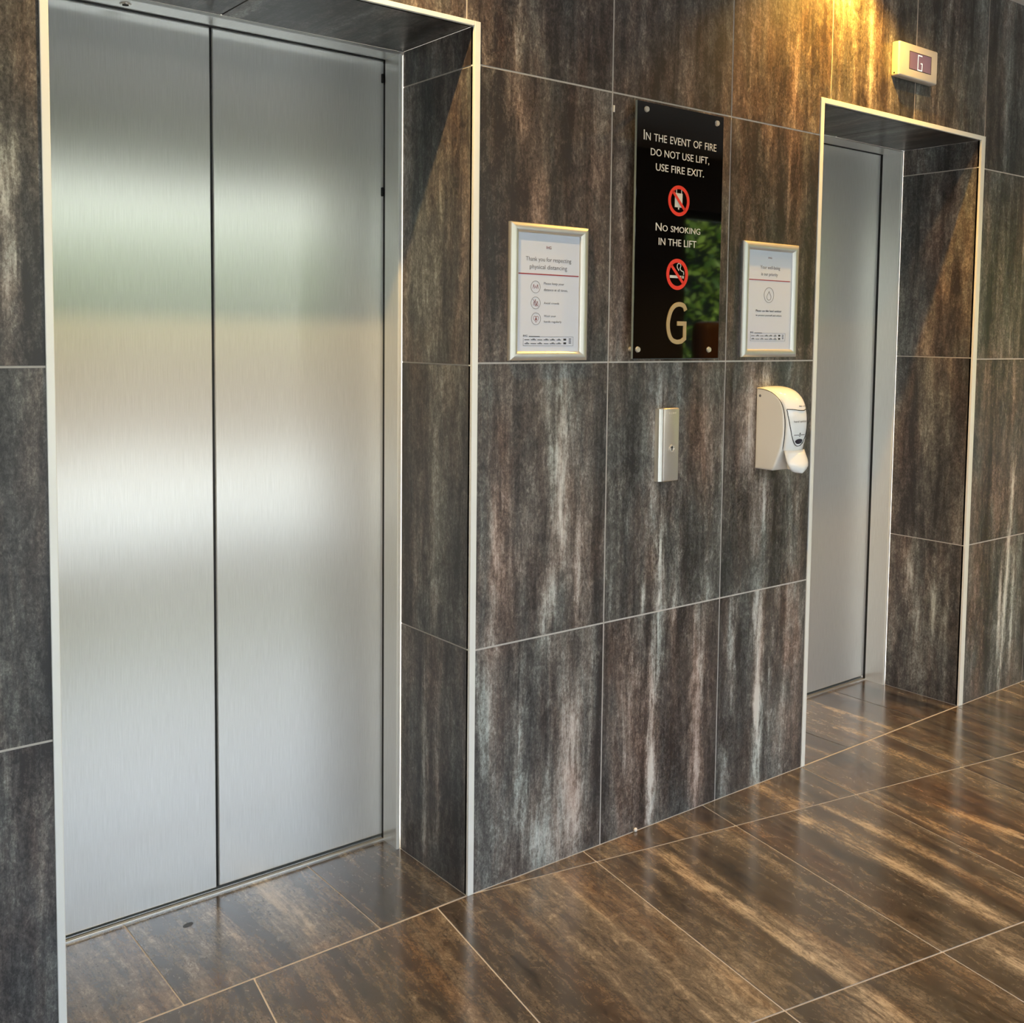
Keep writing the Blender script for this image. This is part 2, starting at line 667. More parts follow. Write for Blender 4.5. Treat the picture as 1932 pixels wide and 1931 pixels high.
# marks on the tiles, plus painted upper-row shade and lamp tint: kind 0 pale, 1 dark, 2 rust;  (kind, u, drift, half width, from, to, strength)
MARKS = [
    (0, 0.285, -0.02, 0.030, 0.85, 1.33, 0.75), (0, 0.235, 0.0, 0.035, 0.63, 0.82, 0.65), (2, 0.07, 0.0, 0.07, 0.63, 1.20, 0.8),
    (0, 0.055, 0.01, 0.028, 0.63, 1.05, 0.55), (1, 0.165, 0.0, 0.05, 1.02, 1.34, 0.6), (1, 0.185, 0.0, 0.035, 0.63, 0.92, 0.7),
    (0, 0.345, 0.0, 0.012, 0.66, 0.95, 0.6), (1, 0.41, 0.0, 0.025, 0.65, 1.3, 0.6), (0, 0.15, 0.0, 0.04, 0.70, 0.95, 0.3),
    (0, 0.655, -0.015, 0.020, 0.60, 0.93, 1.25), (0, 0.618, 0.012, 0.016, 0.88, 1.34, 0.75), (0, 0.715, 0.0, 0.008, 0.55, 0.76, 0.9),
    (0, 0.585, 0.0, 0.005, 0.6, 0.8, 0.9), (0, 0.512, 0.0, 0.010, 0.80, 1.06, 0.8), (2, 0.80, 0.0, 0.055, 0.93, 1.22, 1.1),
    (0, 0.80, 0.0, 0.03, 0.98, 1.15, 0.35), (1, 0.545, 0.0, 0.03, 1.0, 1.33, 0.7), (1, 0.76, 0.0, 0.05, 0.68, 0.95, 0.7), (1, 0.885, 0.0, 0.02, 0.63, 1.0, 0.7),
    (0, 1.10, 0.0, 0.03, 1.22, 1.34, 0.7), (0, 1.03, 0.0, 0.045, 1.02, 1.30, 0.45), (1, 1.02, 0.0, 0.05, 0.72, 0.98, 0.8), (1, 1.19, 0.0, 0.05, 0.70, 1.0, 0.6),
    (0, 1.105, 0.0, 0.012, 0.75, 1.0, 0.6),
    (0, 0.15, -0.005, 0.022, 0.20, 0.62, 0.75), (0, 0.18, 0.0, 0.11, 0.0, 0.22, 0.55), (0, 0.335, 0.0, 0.06, 0.0, 0.46, 0.6), (2, 0.345, 0.0, 0.07, 0.0, 0.6, 0.6),
    (1, 0.235, 0.0, 0.05, 0.30, 0.60, 0.7), (1, 0.065, 0.0, 0.05, 0.25, 0.45, 0.5), (0, 0.035, 0.0, 0.03, 0.35, 0.6, 0.4), (1, 0.42, 0.0, 0.018, 0.05, 0.6, 0.6),
    (0, 0.622, 0.025, 0.022, -0.02, 0.63, 1.2), (0, 0.612, 0.0, 0.007, 0.28, 0.47, 1.0), (0, 0.82, 0.0, 0.05, 0.0, 0.58, 0.45), (2, 0.82, 0.0, 0.06, 0.0, 0.6, 0.6),
    (0, 0.535, 0.0, 0.035, 0.18, 0.48, 0.5), (1, 0.70, 0.0, 0.035, 0.10, 0.40, 0.8), (1, 0.475, 0.0, 0.03, 0.0, 0.6, 0.5), (1, 0.57, 0.0, 0.02, 0.15, 0.42, 0.5),
    (0, 1.115, -0.02, 0.024, -0.02, 0.63, 1.2), (0, 1.085, 0.0, 0.008, 0.0, 0.3, 1.0), (0, 0.975, 0.0, 0.022, 0.28, 0.60, 0.8), (0, 1.16, 0.0, 0.008, 0.2, 0.42, 0.8),
    (2, 1.26, 0.0, 0.06, 0.35, 0.63, 1.2), (1, 1.20, 0.0, 0.05, 0.25, 0.63, 0.8), (1, 1.03, 0.0, 0.03, 0.0, 0.5, 0.5), (0, 0.96, 0.0, 0.03, 0.0, 0.14, 0.6),
    (0, 2.63, 0.02, 0.018, -0.02, 0.62, 1.1), (0, 2.655, 0.02, 0.014, 0.62, 0.95, 0.9), (0, 2.70, 0.0, 0.008, 0.1, 0.5, 0.8), (0, 2.60, 0.0, 0.007, 0.1, 0.5, 0.7),
    (2, 2.5, 0.0, 0.2, 0.63, 1.34, 1.0), (2, 2.44, 0.0, 0.08, 0.0, 0.6, 0.9), (1, 2.53, 0.0, 0.05, 0.0, 0.6, 0.6), (0, 2.72, 0.0, 0.02, 1.4, 2.0, 0.5),
    (1, 0.2, 0, 0.3, 1.40, 2.05, 0.5), (1, 0.7, 0, 0.3, 1.40, 2.05, 0.5), (1, 1.15, 0, 0.25, 1.40, 2.05, 0.5), (2, 0.6, 0, 1.2, 1.36, 2.7, 0.6),  # broad dark and rust marks paint weaker daylight and lamp warmth on upper rows
    (1, 0.2, 0, 0.3, 2.09, 2.7, 0.3), (1, 0.7, 0, 0.3, 2.09, 2.7, 0.3), (1, 1.2, 0, 0.3, 2.09, 2.7, 0.3), (1, 1.7, 0, 0.3, 2.09, 2.7, 0.25), (1, 2.1, 0, 0.3, 2.09, 2.7, 0.3),
    (1, 2.6, 0, 0.3, 1.37, 2.7, 0.4), (0, 0.12, 0, 0.02, 1.85, 2.3, 0.4), (0, 0.36, 0, 0.02, 1.4, 1.9, 0.3), (0, 1.19, 0, 0.015, 1.72, 1.98, 0.5),
    (0, 1.60, 0, 0.02, 2.2, 2.7, 0.4), (0, 0.55, 0, 0.02, 2.1, 2.5, 0.3),
    (1, -1.05, 0, 0.14, -0.1, 2.8, 0.45), (0, -1.05, 0.0, 0.02, 1.45, 1.75, 0.9), (0, -1.08, 0.0, 0.03, 0.3, 0.9, 0.3), (0, -1.02, 0.0, 0.01, 0.2, 0.5, 0.4),
]


def sub_rects(x0, x1, z0, z1, holes):
    rs = [(x0, x1, z0, z1)]
    for (a, b, c, d) in holes:
        out = []
        for (p, q, r, s) in rs:
            if b <= p or a >= q or d <= r or c >= s:
                out.append((p, q, r, s))
                continue
            if p < a:
                out.append((p, a, r, s))
            if q > b:
                out.append((b, q, r, s))
            m0, m1 = max(p, a), min(q, b)
            if s > d:
                out.append((m0, m1, d, s))
            if r < c:
                out.append((m0, m1, r, c))
        rs = out
    return rs


random.seed(5)
wt = Tiles()
holes = [(L['x0'], L['x1'], -1, L['zt']) for L in (L1, L2)]
zs = [0.0, Z1, Z2, Z3, ZC]
k0 = int(math.floor((XW0 - COL0) / COLW))
k1 = int(math.ceil((XW1 - COL0) / COLW))
for k in range(k0, k1):
    xa, xb = COL0 + k * COLW, COL0 + (k + 1) * COLW
    for r in range(4):
        za, zb = zs[r], zs[r + 1]
        sd = random.random()
        fine = -1.6 < (xa + xb) / 2 < 3.3
        g0 = GW if r > 0 else 0.001
        g1 = GW if r < 3 else 0.0
        for (p, q, s, t) in sub_rects(xa + GW, xb - GW, za + g0, zb - g1, holes):
            wt.patch(lambda u, v: (u, 0.0, v), p, q, s, t, sd, MARKS if fine else (), 0.016 if fine else 0.3)
for (p, q, s, t) in sub_rects(XW0, XW1, -0.02, ZC, holes):
    wt.quad([(p, 0.0015, s), (q, 0.0015, s), (q, 0.0015, t), (p, 0.0015, t)], 1)

# reveals and soffits of the two lift recesses
RMARKS = [(0, 0.20, 0.0, 0.018, 0.0, 0.55, 0.8), (0, 0.14, 0.0, 0.01, 0.05, 0.45, 0.5), (0, 0.21, 0, 0.03, 0.66, 1.0, 0.35), (1, 0.08, 0, 0.06, 0.0, 1.3, 0.4),
          (0, 0.15, 0, 0.02, 1.4, 1.8, 0.3), (1, 0.28, 0, 0.05, 0.0, 1.3, 0.3)]
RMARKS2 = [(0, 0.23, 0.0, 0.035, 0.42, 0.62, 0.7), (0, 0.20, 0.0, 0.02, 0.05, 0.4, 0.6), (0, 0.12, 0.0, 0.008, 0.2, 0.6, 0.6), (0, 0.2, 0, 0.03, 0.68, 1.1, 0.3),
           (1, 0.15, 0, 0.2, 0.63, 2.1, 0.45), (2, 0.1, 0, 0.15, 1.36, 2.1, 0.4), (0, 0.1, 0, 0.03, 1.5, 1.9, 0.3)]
for L, mk, zz in ((L1, RMARKS, (0.0, 0.634, 1.3446, 2.0664)), (L2, RMARKS2, (0.0, 0.6305, 1.3546, 2.0719))):
    zr = list(zz) + [L['zi']]
    for side in (0, 1):
        X = L['xi1'] if side else L['xi0']
        for r in range(4):
            sd = random.random()
            fnr = (lambda u, v, X=X: (X, u, v))
            g1 = 0.0 if r == 3 else GW * 0.8
            wt.patch(fnr, 0.004, L['D'], zr[r] + (0.001 if r == 0 else GW * 0.8), zr[r + 1] - g1, sd, mk)
        gx = X + (0.0015 if side else -0.0015)
        wt.quad([(gx, 0.0, -0.02), (gx, L['D'], -0.02), (gx, L['D'], L['zi'] + 0.002), (gx, 0.0, L['zi'] + 0.002)], 1)
    # soffit
    xs = [L['xi0']] + [COL0 + k * COLW for k in range(-10, 10) if L['xi0'] + 0.03 < COL0 + k * COLW < L['xi1'] - 0.03] + [L['xi1']]
    for a, b in zip(xs[:-1], xs[1:]):
        sd = random.random()
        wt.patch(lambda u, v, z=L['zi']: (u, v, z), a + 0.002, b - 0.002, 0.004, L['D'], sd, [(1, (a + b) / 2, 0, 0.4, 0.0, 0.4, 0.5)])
    wt.quad([(L['xi0'], 0.0, L['zi'] + 0.0015), (L['xi1'], 0.0, L['zi'] + 0.0015), (L['xi1'], L['D'], L['zi'] + 0.0015), (L['xi0'], L['D'], L['zi'] + 0.0015)], 2)
wall_back = wt.build('wall_back', [M_WALL, M_GROUT, M_GROUT_D])
struct(wall_back, 'dark streaked stone-look tiled wall around the two lifts', 'wall')

# edge trims of the two openings
for i, L in enumerate((L1, L2)):
    b = MB()
    y0, y1 = -0.004, 0.012
    b.box(L['x0'], L['xi0'], y0, y1, 0.0, L['zt'], 0.0015)
    b.box(L['xi1'], L['x1'], y0, y1, 0.0, L['zt'], 0.0015)
    b.box(L['xi0'], L['xi1'], y0, y1, L['zi'], L['zt'], 0.0015)
    t = b.build('trim_%d' % (i + 1), M_TRIM)
    struct(t, ('pale aluminium edge trim around the large left lift opening', 'pale aluminium edge trim around the right lift opening')[i], 'trim')


# ------------------------------------------------------------------ floor
FA = Vector((0.46755, -0.08693))        # along a row of tiles
FB = Vector((-0.11505, -0.72343))       # along a tile
FO = Vector((0.36262, -0.06791))
fl = Tiles()
FMARKS = {
    (0, 0): [(0, 0.17, 0.03, 0.030, 0.0, 0.73, 1.0), (0, 0.08, 0.0, 0.008, 0.05, 0.5, 0.5), (1, 0.30, 0.0, 0.06, 0.05, 0.45, 0.7), (1, 0.06, 0, 0.05, 0, 0.4, 0.5), (1, 0.33, 0, 0.05, 0.5, 0.7, 0.4)],
    (1, 0): [(0, 0.20, 0.05, 0.032, 0.0, 0.73, 0.9), (0, 0.33, 0.05, 0.02, 0.1, 0.7, 0.6), (1, 0.06, 0.0, 0.04, 0.1, 0.7, 0.6), (2, 0.05, 0, 0.06, 0, 0.7, 0.6)],
    (2, 0): [(2, 0.22, 0.0, 0.12, 0.0, 0.4, 1.2), (0, 0.18, 0.05, 0.03, 0.2, 0.73, 0.9), (0, 0.04, 0.02, 0.02, 0.0, 0.6, 0.7), (1, 0.3, 0, 0.06, 0, 0.3, 0.5)],
    (3, 0): [(0, 0.2, 0.0, 0.03, 0.0, 0.7, 0.8), (0, 0.36, 0.0, 0.02, 0.0, 0.7, 0.8)],
    (2, 1): [(0, 0.28, 0.0, 0.02, 0.2, 0.73, 0.9), (0, 0.12, 0.0, 0.03, 0.3, 0.73, 0.7), (1, 0.2, 0, 0.03, 0.2, 0.6, 0.5)],
    (3, 1): [(0, 0.30, 0.0, 0.02, 0.2, 0.73, 0.9), (0, 0.15, 0.0, 0.02, 0.3, 0.73, 0.7), (1, 0.2, 0, 0.03, 0.2, 0.6, 0.5)],
    (1, 1): [(1, 0.2, 0.0, 0.15, 0.4, 0.73, 0.7)],
    (0, 1): [(1, 0.2, 0.0, 0.15, 0.4, 0.73, 0.5)],
    (-1, 0): [(1, 0.12, 0.0, 0.07, 0.0, 0.5, 0.6), (0, 0.30, 0.0, 0.04, 0.2, 0.73, 0.5), (1, 0.40, 0.0, 0.05, 0.05, 0.4, 0.6), (2, 0.3, 0, 0.2, 0, 0.7, 0.4)],
    (0, -1): [(0, 0.17, 0.0, 0.05, 0.0, 0.4, 0.8), (1, 0.35, 0, 0.06, 0, 0.5, 0.5)],
    (1, -1): [(0, 0.12, 0.0, 0.03, 0.0, 0.5, 0.8), (0, 0.3, 0.0, 0.04, 0.0, 0.5, 0.6)],
}


def inside_floor(q):
    return YF - 0.05 < q.y < 0.8 and XW0 - 0.5 < q.x < XW1 + 0.5


def clip_y(poly, ymax):
    out = []
    n = len(poly)
    for i in range(n):
        a, b = poly[i], poly[(i + 1) % n]
        ia, ib = a[0].y <= ymax, b[0].y <= ymax
        if ia:
            out.append(a)
        if ia != ib:
            t = (ymax - a[0].y) / (b[0].y - a[0].y)
            out.append((a[0].lerp(b[0], t), a[1].lerp(b[1], t)))
    return out


def floor_tile(i, j):
    sd = random.random()
    o = FO + FA * i + FB * (-j)
    la, lb = FA.length, FB.length
    near = -2 <= i <= 5 and -2 <= j <= 2
    n = 24 if near else 1
    nv = 24 if near else 1
    e = GW * 1.0
    mk = FMARKS.get((i, j), [])
    j_is = j

    def P(u, v):
        return o + FA * (u / la) + FB * (v / lb)
    cs = [P(0, 0), P(la, 0), P(la, lb), P(0, lb)]
    if all(c.y > 0.0 for c in cs) or not any(inside_floor(c) for c in cs):
        return
    if all(c.y < -0.001 for c in cs):
        fl.patch(lambda u, v: (P(u, v).x, P(u, v).y, 0.0), e, la - e, e, lb - e, sd, mk, 0.018 if near else 0.5)
        return
    # tile cut by the wall line: keep the part on the room side
    for q in range(nv):
        for p in range(n):
            us = [e + (la - 2 * e) * (p + d) / n for d in (0, 1)]
            vs = [e + (lb - 2 * e) * (q + d) / nv for d in (0, 1)]
            poly = [(P(u, v), Vector((u, v))) for (u, v) in ((us[0], vs[0]), (us[1], vs[0]), (us[1], vs[1]), (us[0], vs[1]))]
            poly = clip_y(poly, -0.003)
            if len(poly) < 3:
                continue
            b0 = len(fl.v)
            fl.v += [(c.x, c.y, 0.0) for c, _ in poly]
            fl.f.append(tuple(range(b0, b0 + len(poly))))
            fl.uv += [(t.x, t.y) for _, t in poly]
            fl.paint += [(0, 0.0, 0, 1)] * len(poly)
            fl.seed.append(sd)
            fl.mi.append(0)


for i in range(-12, 22):
    for j in range(-5, 6):
        floor_tile(i, j)
# recess floors: joints square to the doors
for L, js in ((L1, (-0.745, -0.267)), (L2, (1.6055, 2.071))):
    xs = [L['xi0']] + list(js) + [L['xi1']]
    for a, b in zip(xs[:-1], xs[1:]):
        sd = random.random()
        mks = [(0, 1.75, 0.0, 0.03, 0.0, 0.4, 0.6), (0, 1.9, 0.0, 0.02, 0.0, 0.4, 0.5), (1, 2.2, 0, 0.06, 0, 0.4, 0.5), (0, -0.4, 0, 0.05, 0, 0.4, 0.3), (0, -0.55, 0, 0.05, 0, 0.4, 0.3), (1, -0.12, 0, 0.06, 0, 0.3, 0.6)]
        fl.patch(lambda u, v: (u, v, 0.0), a + GW * 0.8, b - GW * 0.8, 0.0035, L['DD'] - 0.012, sd, mks)
fl.quad([(XW0, YF, -0.0015), (XW1, YF, -0.0015), (XW1, 0.0015, -0.0015), (XW0, 0.0015, -0.0015)], 1)
for L in (L1, L2):
    fl.quad([(L['x0'] - 0.03, 0.0, -0.0016), (L['x1'] + 0.03, 0.0, -0.0016), (L['x1'] + 0.03, 0.5, -0.0016), (L['x0'] - 0.03, 0.5, -0.0016)], 1)
b0 = len(fl.v)
for k in range(16):
    a = 2 * math.pi * k / 16
    fl.v.append((-0.624 + 0.013 * math.cos(a) + 0.004 * math.sin(a), 0.297 + 0.009 * math.sin(a), 0.0004))
fl.f.append(tuple(range(b0, b0 + 16)))
fl.uv += [(0, 0)] * 16
fl.paint += [(0, 0, 0, 1)] * 16
fl.seed.append(0.0)
fl.mi.append(2)
floor = fl.build('floor', [M_FLOOR, M_GROUT, M_STAIN])
struct(floor, 'dark brown streaked stone-look tiled floor with pale joints', 'floor')

# ------------------------------------------------------------------ ceiling and the rest of the lobby
b = MB()
b.box(XW0 - 0.2, XW1 + 0.2, YF - 0.2, 0.6, ZC, ZC + 0.15)
struct(b.build('ceiling', M_CEIL), 'plain pale grey ceiling', 'ceiling')
M_PLASTER = principled('plaster', lin(120, 112, 104), 0.8, noise=0.3, nscale=4)
b = MB(); b.box(XW0 - 0.15, XW0, YF - 0.2, 0.0, 0.0, ZC)
struct(b.build('wall_left', M_PLASTER), 'plain plaster side wall left of the lifts', 'wall')
b = MB(); b.box(XW1, XW1 + 0.15, YF - 0.2, 0.0, 0.0, ZC)
struct(b.build('wall_right', M_PLASTER), 'plain plaster side wall right of the lifts', 'wall')
b = MB()
b.box(XW0 - 0.15, XW1 + 0.15, YF - 0.2, YF, 2.34, ZC)
b.box(2.6, 4.15, YF - 0.2, YF, 0.0, 2.34)
struct(b.build('wall_front', M_PLASTER), 'wall above and between the glass fronts facing the lifts', 'wall')
wi = 0
for (xa, xb, n) in ((XW0, 2.6, 4), (4.15, XW1, 4)):
    wi += 1
    fr = MB()
    fr.box(xa, xb, YF - 0.13, YF - 0.05, 0.0, 0.08)
    fr.box(xa, xb, YF - 0.13, YF - 0.05, 2.28, 2.34)
    for k in range(n + 1):
        xm = xa + (xb - xa) * k / n
        x_l, x_r = max(xa, xm - 0.03), min(xb, xm + 0.03)
        fr.box(x_l, x_r, YF - 0.13, YF - 0.05, 0.08, 2.28)
    fo = fr.build('window_%d' % wi, M_FRAMEB)
    struct(fo, ('floor to ceiling glass front behind the viewer opposite the left lift', 'floor to ceiling glass front opposite the right lift')[wi - 1], 'window')
    for k in range(n):
        p0 = xa + (xb - xa) * k / n + 0.03
        p1 = xa + (xb - xa) * (k + 1) / n - 0.03
        g = MB()
        g.poly([(p0, YF - 0.09, 0.08), (p1, YF - 0.09, 0.08), (p1, YF - 0.09, 2.28), (p0, YF - 0.09, 2.28)])
        g.build('pane', M_GLASS, fo)

# outside: paving and a hedge
b = MB(); b.box(-30, 45, -40, YF - 0.2, -0.25, -0.05)
struct(b.build('ground', M_PAVE), 'pale paving outside the glass front', 'paving')
random.seed(11)


def hedge(name, x0, x1, yc, depth, h, n, label):
    root = empty(name, ((x0 + x1) / 2, yc, -0.05))
    hb = MB()
    for q in range(n):
        x = random.uniform(x0, x1)
        a = random.uniform(0, math.pi)
        bump_ = 0.18 * math.sin(x * 2.3) + 0.12 * math.sin(x * 5.1 + 1)
        rr = random.uniform(0.86, 1.06)
        if random.random() < 0.7:
            y = yc + depth * rr + bump_ * 0.5
            z = random.uniform(0.0, h + bump_)
        else:
            y = yc + random.uniform(-depth, depth)
            z = (h + bump_) * random.uniform(0.97, 1.06)
        s = random.uniform(0.05, 0.10)
        d1 = Vector((random.uniform(-1, 1), random.uniform(-1, 1), random.uniform(-1, 1))).normalized()
        d2 = d1.orthogonal().normalized()
        c = Vector((x, y, z))
        hb.poly([c - d1 * s, c - d2 * s * 0.5, c + d1 * s, c + d2 * s * 0.5])
    hb.build('foliage', M_LEAF, root)
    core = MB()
    core.box(x0, x1, yc - depth * 0.8, yc + depth * 0.8, -0.05, h * 0.96)  # solid dark box standing in for the shaded inside of the hedge
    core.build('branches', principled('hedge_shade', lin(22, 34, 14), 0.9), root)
    tag(root, label, 'hedge')


hedge('hedge', -8, 6.0, -10.5, 0.7, 2.7, 8000, 'long clipped green hedge beyond the paving outside the glass front')
hedge('tall_hedge', 6.3, 22.0, -9.0, 0.8, 4.2, 13000, 'tall dense green hedge outside, mirrored in the black sign')

b = MB()
b.box(-8.2, 6.1, -9.72, -9.55, -0.05, 1.25, 0.01)
b.box(-8.2, 6.1, -9.78, -9.49, 1.25, 1.30, 0.008)
tag(b.build('planter_wall', principled('brown_planter', lin(88, 70, 56), 0.8, noise=0.5, nscale=3)), 'long low brown planter wall in front of the clipped hedge outside', 'planter wall')

# high-backed armchair behind the viewer, mirrored in the black sign
ac = empty('armchair', (3.95, -2.65, 0.0))
b = MB(); b.box(3.48, 4.42, -3.02, -2.86, 0.38, 1.53, 0.06, 4); b.build('backrest', M_LEATHER, ac, True)
b = MB(); b.box(3.60, 4.30, -2.88, -2.22, 0.28, 0.48, 0.05, 4); b.build('seat', M_LEATHER, ac, True)
for sx in (3.48, 4.30):
    b = MB(); b.box(sx, sx + 0.12, -2.88, -2.24, 0.22, 0.66, 0.04, 4); b.build('armrest', M_LEATHER, ac, True)
for lx in (3.54, 4.36):
    for ly in (-2.96, -2.30):
        b = MB(); b.cyl((lx, ly, 0.0), (0, 0, 1), 0.018, 0.40 if ly < -2.8 else 0.24, 0.026); b.build('leg', M_WOOD, ac, True)
ac.location.x += 0.42
tag(ac, 'high-backed brown leather armchair facing the lifts by the glass front', 'armchair')

# ------------------------------------------------------------------ ceiling downlights
for i, (lx, ly, on) in enumerate(((-0.50, -0.31, 0.85), (1.43, -0.16, 1.0), (1.80, -0.33, 0.14), (3.40, -0.80, 1.1), (4.00, -1.80, 1.1))):  # last lamp is moved forward to light the armchair front
    dlt = empty('ceiling_downlight', (lx, ly, ZC))
    b = MB()
    prof = [(0.062, ZC - 0.0005), (0.062, ZC - 0.006), (0.046, ZC - 0.006), (0.042, ZC - 0.0005)]
    rows = []
    for (r, z) in prof:
        rows.append([b.bm.verts.new((lx + r * math.cos(a * math.pi / 16), ly + r * math.sin(a * math.pi / 16), z)) for a in range(32)])
    for q in range(4):
        for a in range(32):
            b.bm.faces.new((rows[q][a], rows[q][(a + 1) % 32], rows[(q + 1) % 4][(a + 1) % 32], rows[(q + 1) % 4][a]))
    b.build('bezel', M_CHROME, dlt, True)
    b = MB(); b.sphere((lx, ly, ZC - 0.002), 0.040, (1, 1, 0.42)); b.build('lens', M_LENS, dlt, True)
    sp = bpy.data.lights.new('downlight_beam', 'SPOT')
    sp.energy = LAMP_W * on
    sp.color = (1.0, 0.66, 0.26) if i == 0 else (1.0, 0.51, 0.06) if i == 1 else (1.0, 0.62, 0.2)
    sp.spot_size = math.radians(130)
    sp.spot_blend = 0.7
    sp.shadow_soft_size = 0.012
    so = bpy.data.objects.new('downlight_beam', sp)
    C.objects.link(so)
    so.parent = dlt
    so.location = (0, 0, -0.026)
    tag(dlt, ['round recessed ceiling downlight above the left lift', 'round recessed ceiling downlight close to the wall between the black sign and the floor display',
              'round recessed ceiling downlight above the floor display of the right lift', 'round recessed ceiling downlight right of the right lift',
              'round recessed ceiling downlight in front of the brown leather armchair'][i], 'downlight')


# ------------------------------------------------------------------ lift doors
def uv_xz(o, flip=False):
    me = o.data
    u = me.uv_layers.new(name='UVMap')
    for p in me.polygons:
        for li in p.loop_indices:
            c = me.vertices[me.loops[li].vertex_index].co
            n = p.normal
            a = c.y if abs(n.x) > 0.7 else c.x
            bb = c.y if abs(n.z) > 0.7 else c.z
            u.data[li].uv = (a, bb)
    return o


def lift_door(L, idx, label):
    x0, x1, D, DD, zd = L['xi0'], L['xi1'], L['D'], L['DD'], L['zd']
    jw = 0.012
    root = empty('door_%d' % idx, ((x0 + x1) / 2, DD, 0.0))
    struct(root, label, 'lift door')
    xm = (x0 + x1) / 2 - 0.008
    zb = 0.013
    gap = 0.007
    for side in (0, 1):
        b = MB()
        if side == 0:
            b.box(x0 + jw - 0.02, xm - gap / 2, DD, DD + 0.03, zb, zd + 0.03, 0.0015)
        else:
            b.box(xm + gap / 2, x1 - jw + 0.03, DD, DD + 0.03, zb, zd + 0.03, 0.0045, 3)
        o = uv_xz(b.build('door_leaf', M_STEEL, root))
        if side == 0:
            b = MB(); b.box(xm - gap / 2, xm + gap / 2 - 0.001, DD + 0.006, DD + 0.03, zb, zd + 0.02); b.build('rubber_edge', M_BLACK, o)
        else:
            for z in ((2.1015, 1.8014) if idx == 1 else ()):
                b = MB(); b.box(x1 - jw - 0.006, x1 - jw - 0.0005, DD - 0.006, DD + 0.004, z - 0.012, z + 0.012, 0.002); b.build('rubber_stop', M_BLACK, o)
    # jambs
    for side in (0, 1):
        b = MB()
        if side:
            b.box(x1 - jw, x1 + 0.05, D + 0.004, DD - 0.011, 0.0, zd + 0.004)
        else:
            b.box(x0 - 0.05, x0 + jw, D + 0.004, DD - 0.011, 0.0, zd + 0.004)
        j = uv_xz(b.build('jamb', M_STEEL, root))
        b = MB()
        if side:
            b.box(x1 - jw - 0.001, x1 - jw + 0.008, D - 0.001, D + 0.004, 0.0, zd + 0.002, 0.001)
        else:
            b.box(x0 + jw - 0.008, x0 + jw + 0.001, D - 0.001, D + 0.004, 0.0, zd + 0.002, 0.001)
        b.build('edge_strip', M_TRIM, j)
    # black strips standing in for the shadow gap between frame and leaves
    b = MB()
    b.box(x1 - jw + 0.001, x1 + 0.04, DD - 0.012, DD + 0.001, 0.0, zd + 0.02)
    b.box(x0 - 0.04, x0 + jw - 0.001, DD - 0.012, DD + 0.001, 0.0, zd + 0.02)
    b.box(x0 + jw - 0.001, x1 - jw + 0.001, DD - 0.009, DD - 0.0005, zd - 0.0025, zd + 0.02)
    b.build('door_seal', M_BLACK, root)
    # lintel with its thin front lip
    b = MB(); b.box(x0 + jw, x1 - jw, D + 0.004, DD - 0.008, zd, zd + 0.03)
    lt = uv_xz(b.build('lintel', M_STEEL, root))
    b = MB(); b.box(x0, x1, D, D + 0.004, zd - 0.0005, L['zi'], 0.0006)
    b.build('edge_strip', M_ALU, lt)
    if idx == 1:
        b = MB(); b.cyl((-0.7233, 0.352, zd), (0, 0, -1), 0.013, 0.003, 0.011); s = b.build('sensor', M_CHROME, lt, True)
        b = MB(); b.cyl((-0.7233, 0.352, zd - 0.003), (0, 0, -1), 0.007, 0.001); b.build('sensor_eye', M_BLACK, s)
    # sill
    b = MB()
    b.box(x0 - 0.0, x1 + 0.0, DD - 0.012, DD - 0.006, -0.001, 0.0045, 0.0008)
    b.box(x0 - 0.0, x1 + 0.0, DD - 0.004, DD + 0.004, -0.001, 0.0035, 0.0006)
    b.box(x0 - 0.0, x1 + 0.0, DD + 0.008, DD + 0.04, -0.002, 0.003, 0.0006)
    b.build('sill', M_ALU, root)
    # unseen black backing added behind the leaves to stop sky light leaking in
    b = MB(); b.box(x0 - 0.08, x1 + 0.08, DD + 0.034, DD + 0.06, -0.05, zd + 0.08); b.build('shaft_lining', M_BACKING, root)
    return root


lift_door(L1, 1, 'large brushed steel lift doors nearest the viewer, two leaves with a dark centre gap')
lift_door(L2, 2, 'brushed steel lift doors of the further right lift, below the floor display')

# ------------------------------------------------------------------ black fire notice sign
sg = empty('wall_sign', (0.672, 0.0, 1.36))
SX0, SX1, SZ0, SZ1 = 0.4995, 0.845, 1.3595, 2.054
b = MB(); b.box(SX0, SX1, -0.030, -0.022, SZ0, SZ1, 0.0008)
pan = b.build('panel', M_GLASSB, sg)
b = MB(); b.box(SX0 - 0.0006, SX0 + 0.0003, -0.0295, -0.0225, SZ0, SZ1); b.box(SX0, SX1, -0.0295, -0.0225, SZ0 - 0.0006, SZ0 + 0.0003)
b.build('polished_edge', M_EDGE, pan)
for (x, z) in ((0.534, 2.034), (0.8163, 2.033), (0.5171, 1.385), (0.8031, 1.385)):
    b = MB()
    b.cyl((x, 0.0, z), (0, -1, 0), 0.0075, 0.022)
    b.cyl((x, -0.030, z), (0, -1, 0), 0.0085, 0.004, 0.0070)
    b.build('standoff_screw', M_CHROME, sg, True)
YS = -0.0301
text_line('In the event of fire', (0.5245, 0.8150, 1.9525, 1.9792), YS, M_LETTER, sg, caps=True)
text_line('DO NOT USE LIFT,', (0.5525, 0.7863, 1.9105, 1.9332), YS, M_LETTER, sg)
text_line('USE FIRE EXIT.', (0.5730, 0.7651, 1.8745, 1.8944), YS, M_LETTER, sg)
text_line('No smoking', (0.5770, 0.7555, 1.7119, 1.7337), YS, M_LETTER, sg, caps=True)
text_line('IN THE LIFT', (0.5895, 0.7404, 1.6738, 1.6930), YS, M_LETTER, sg)
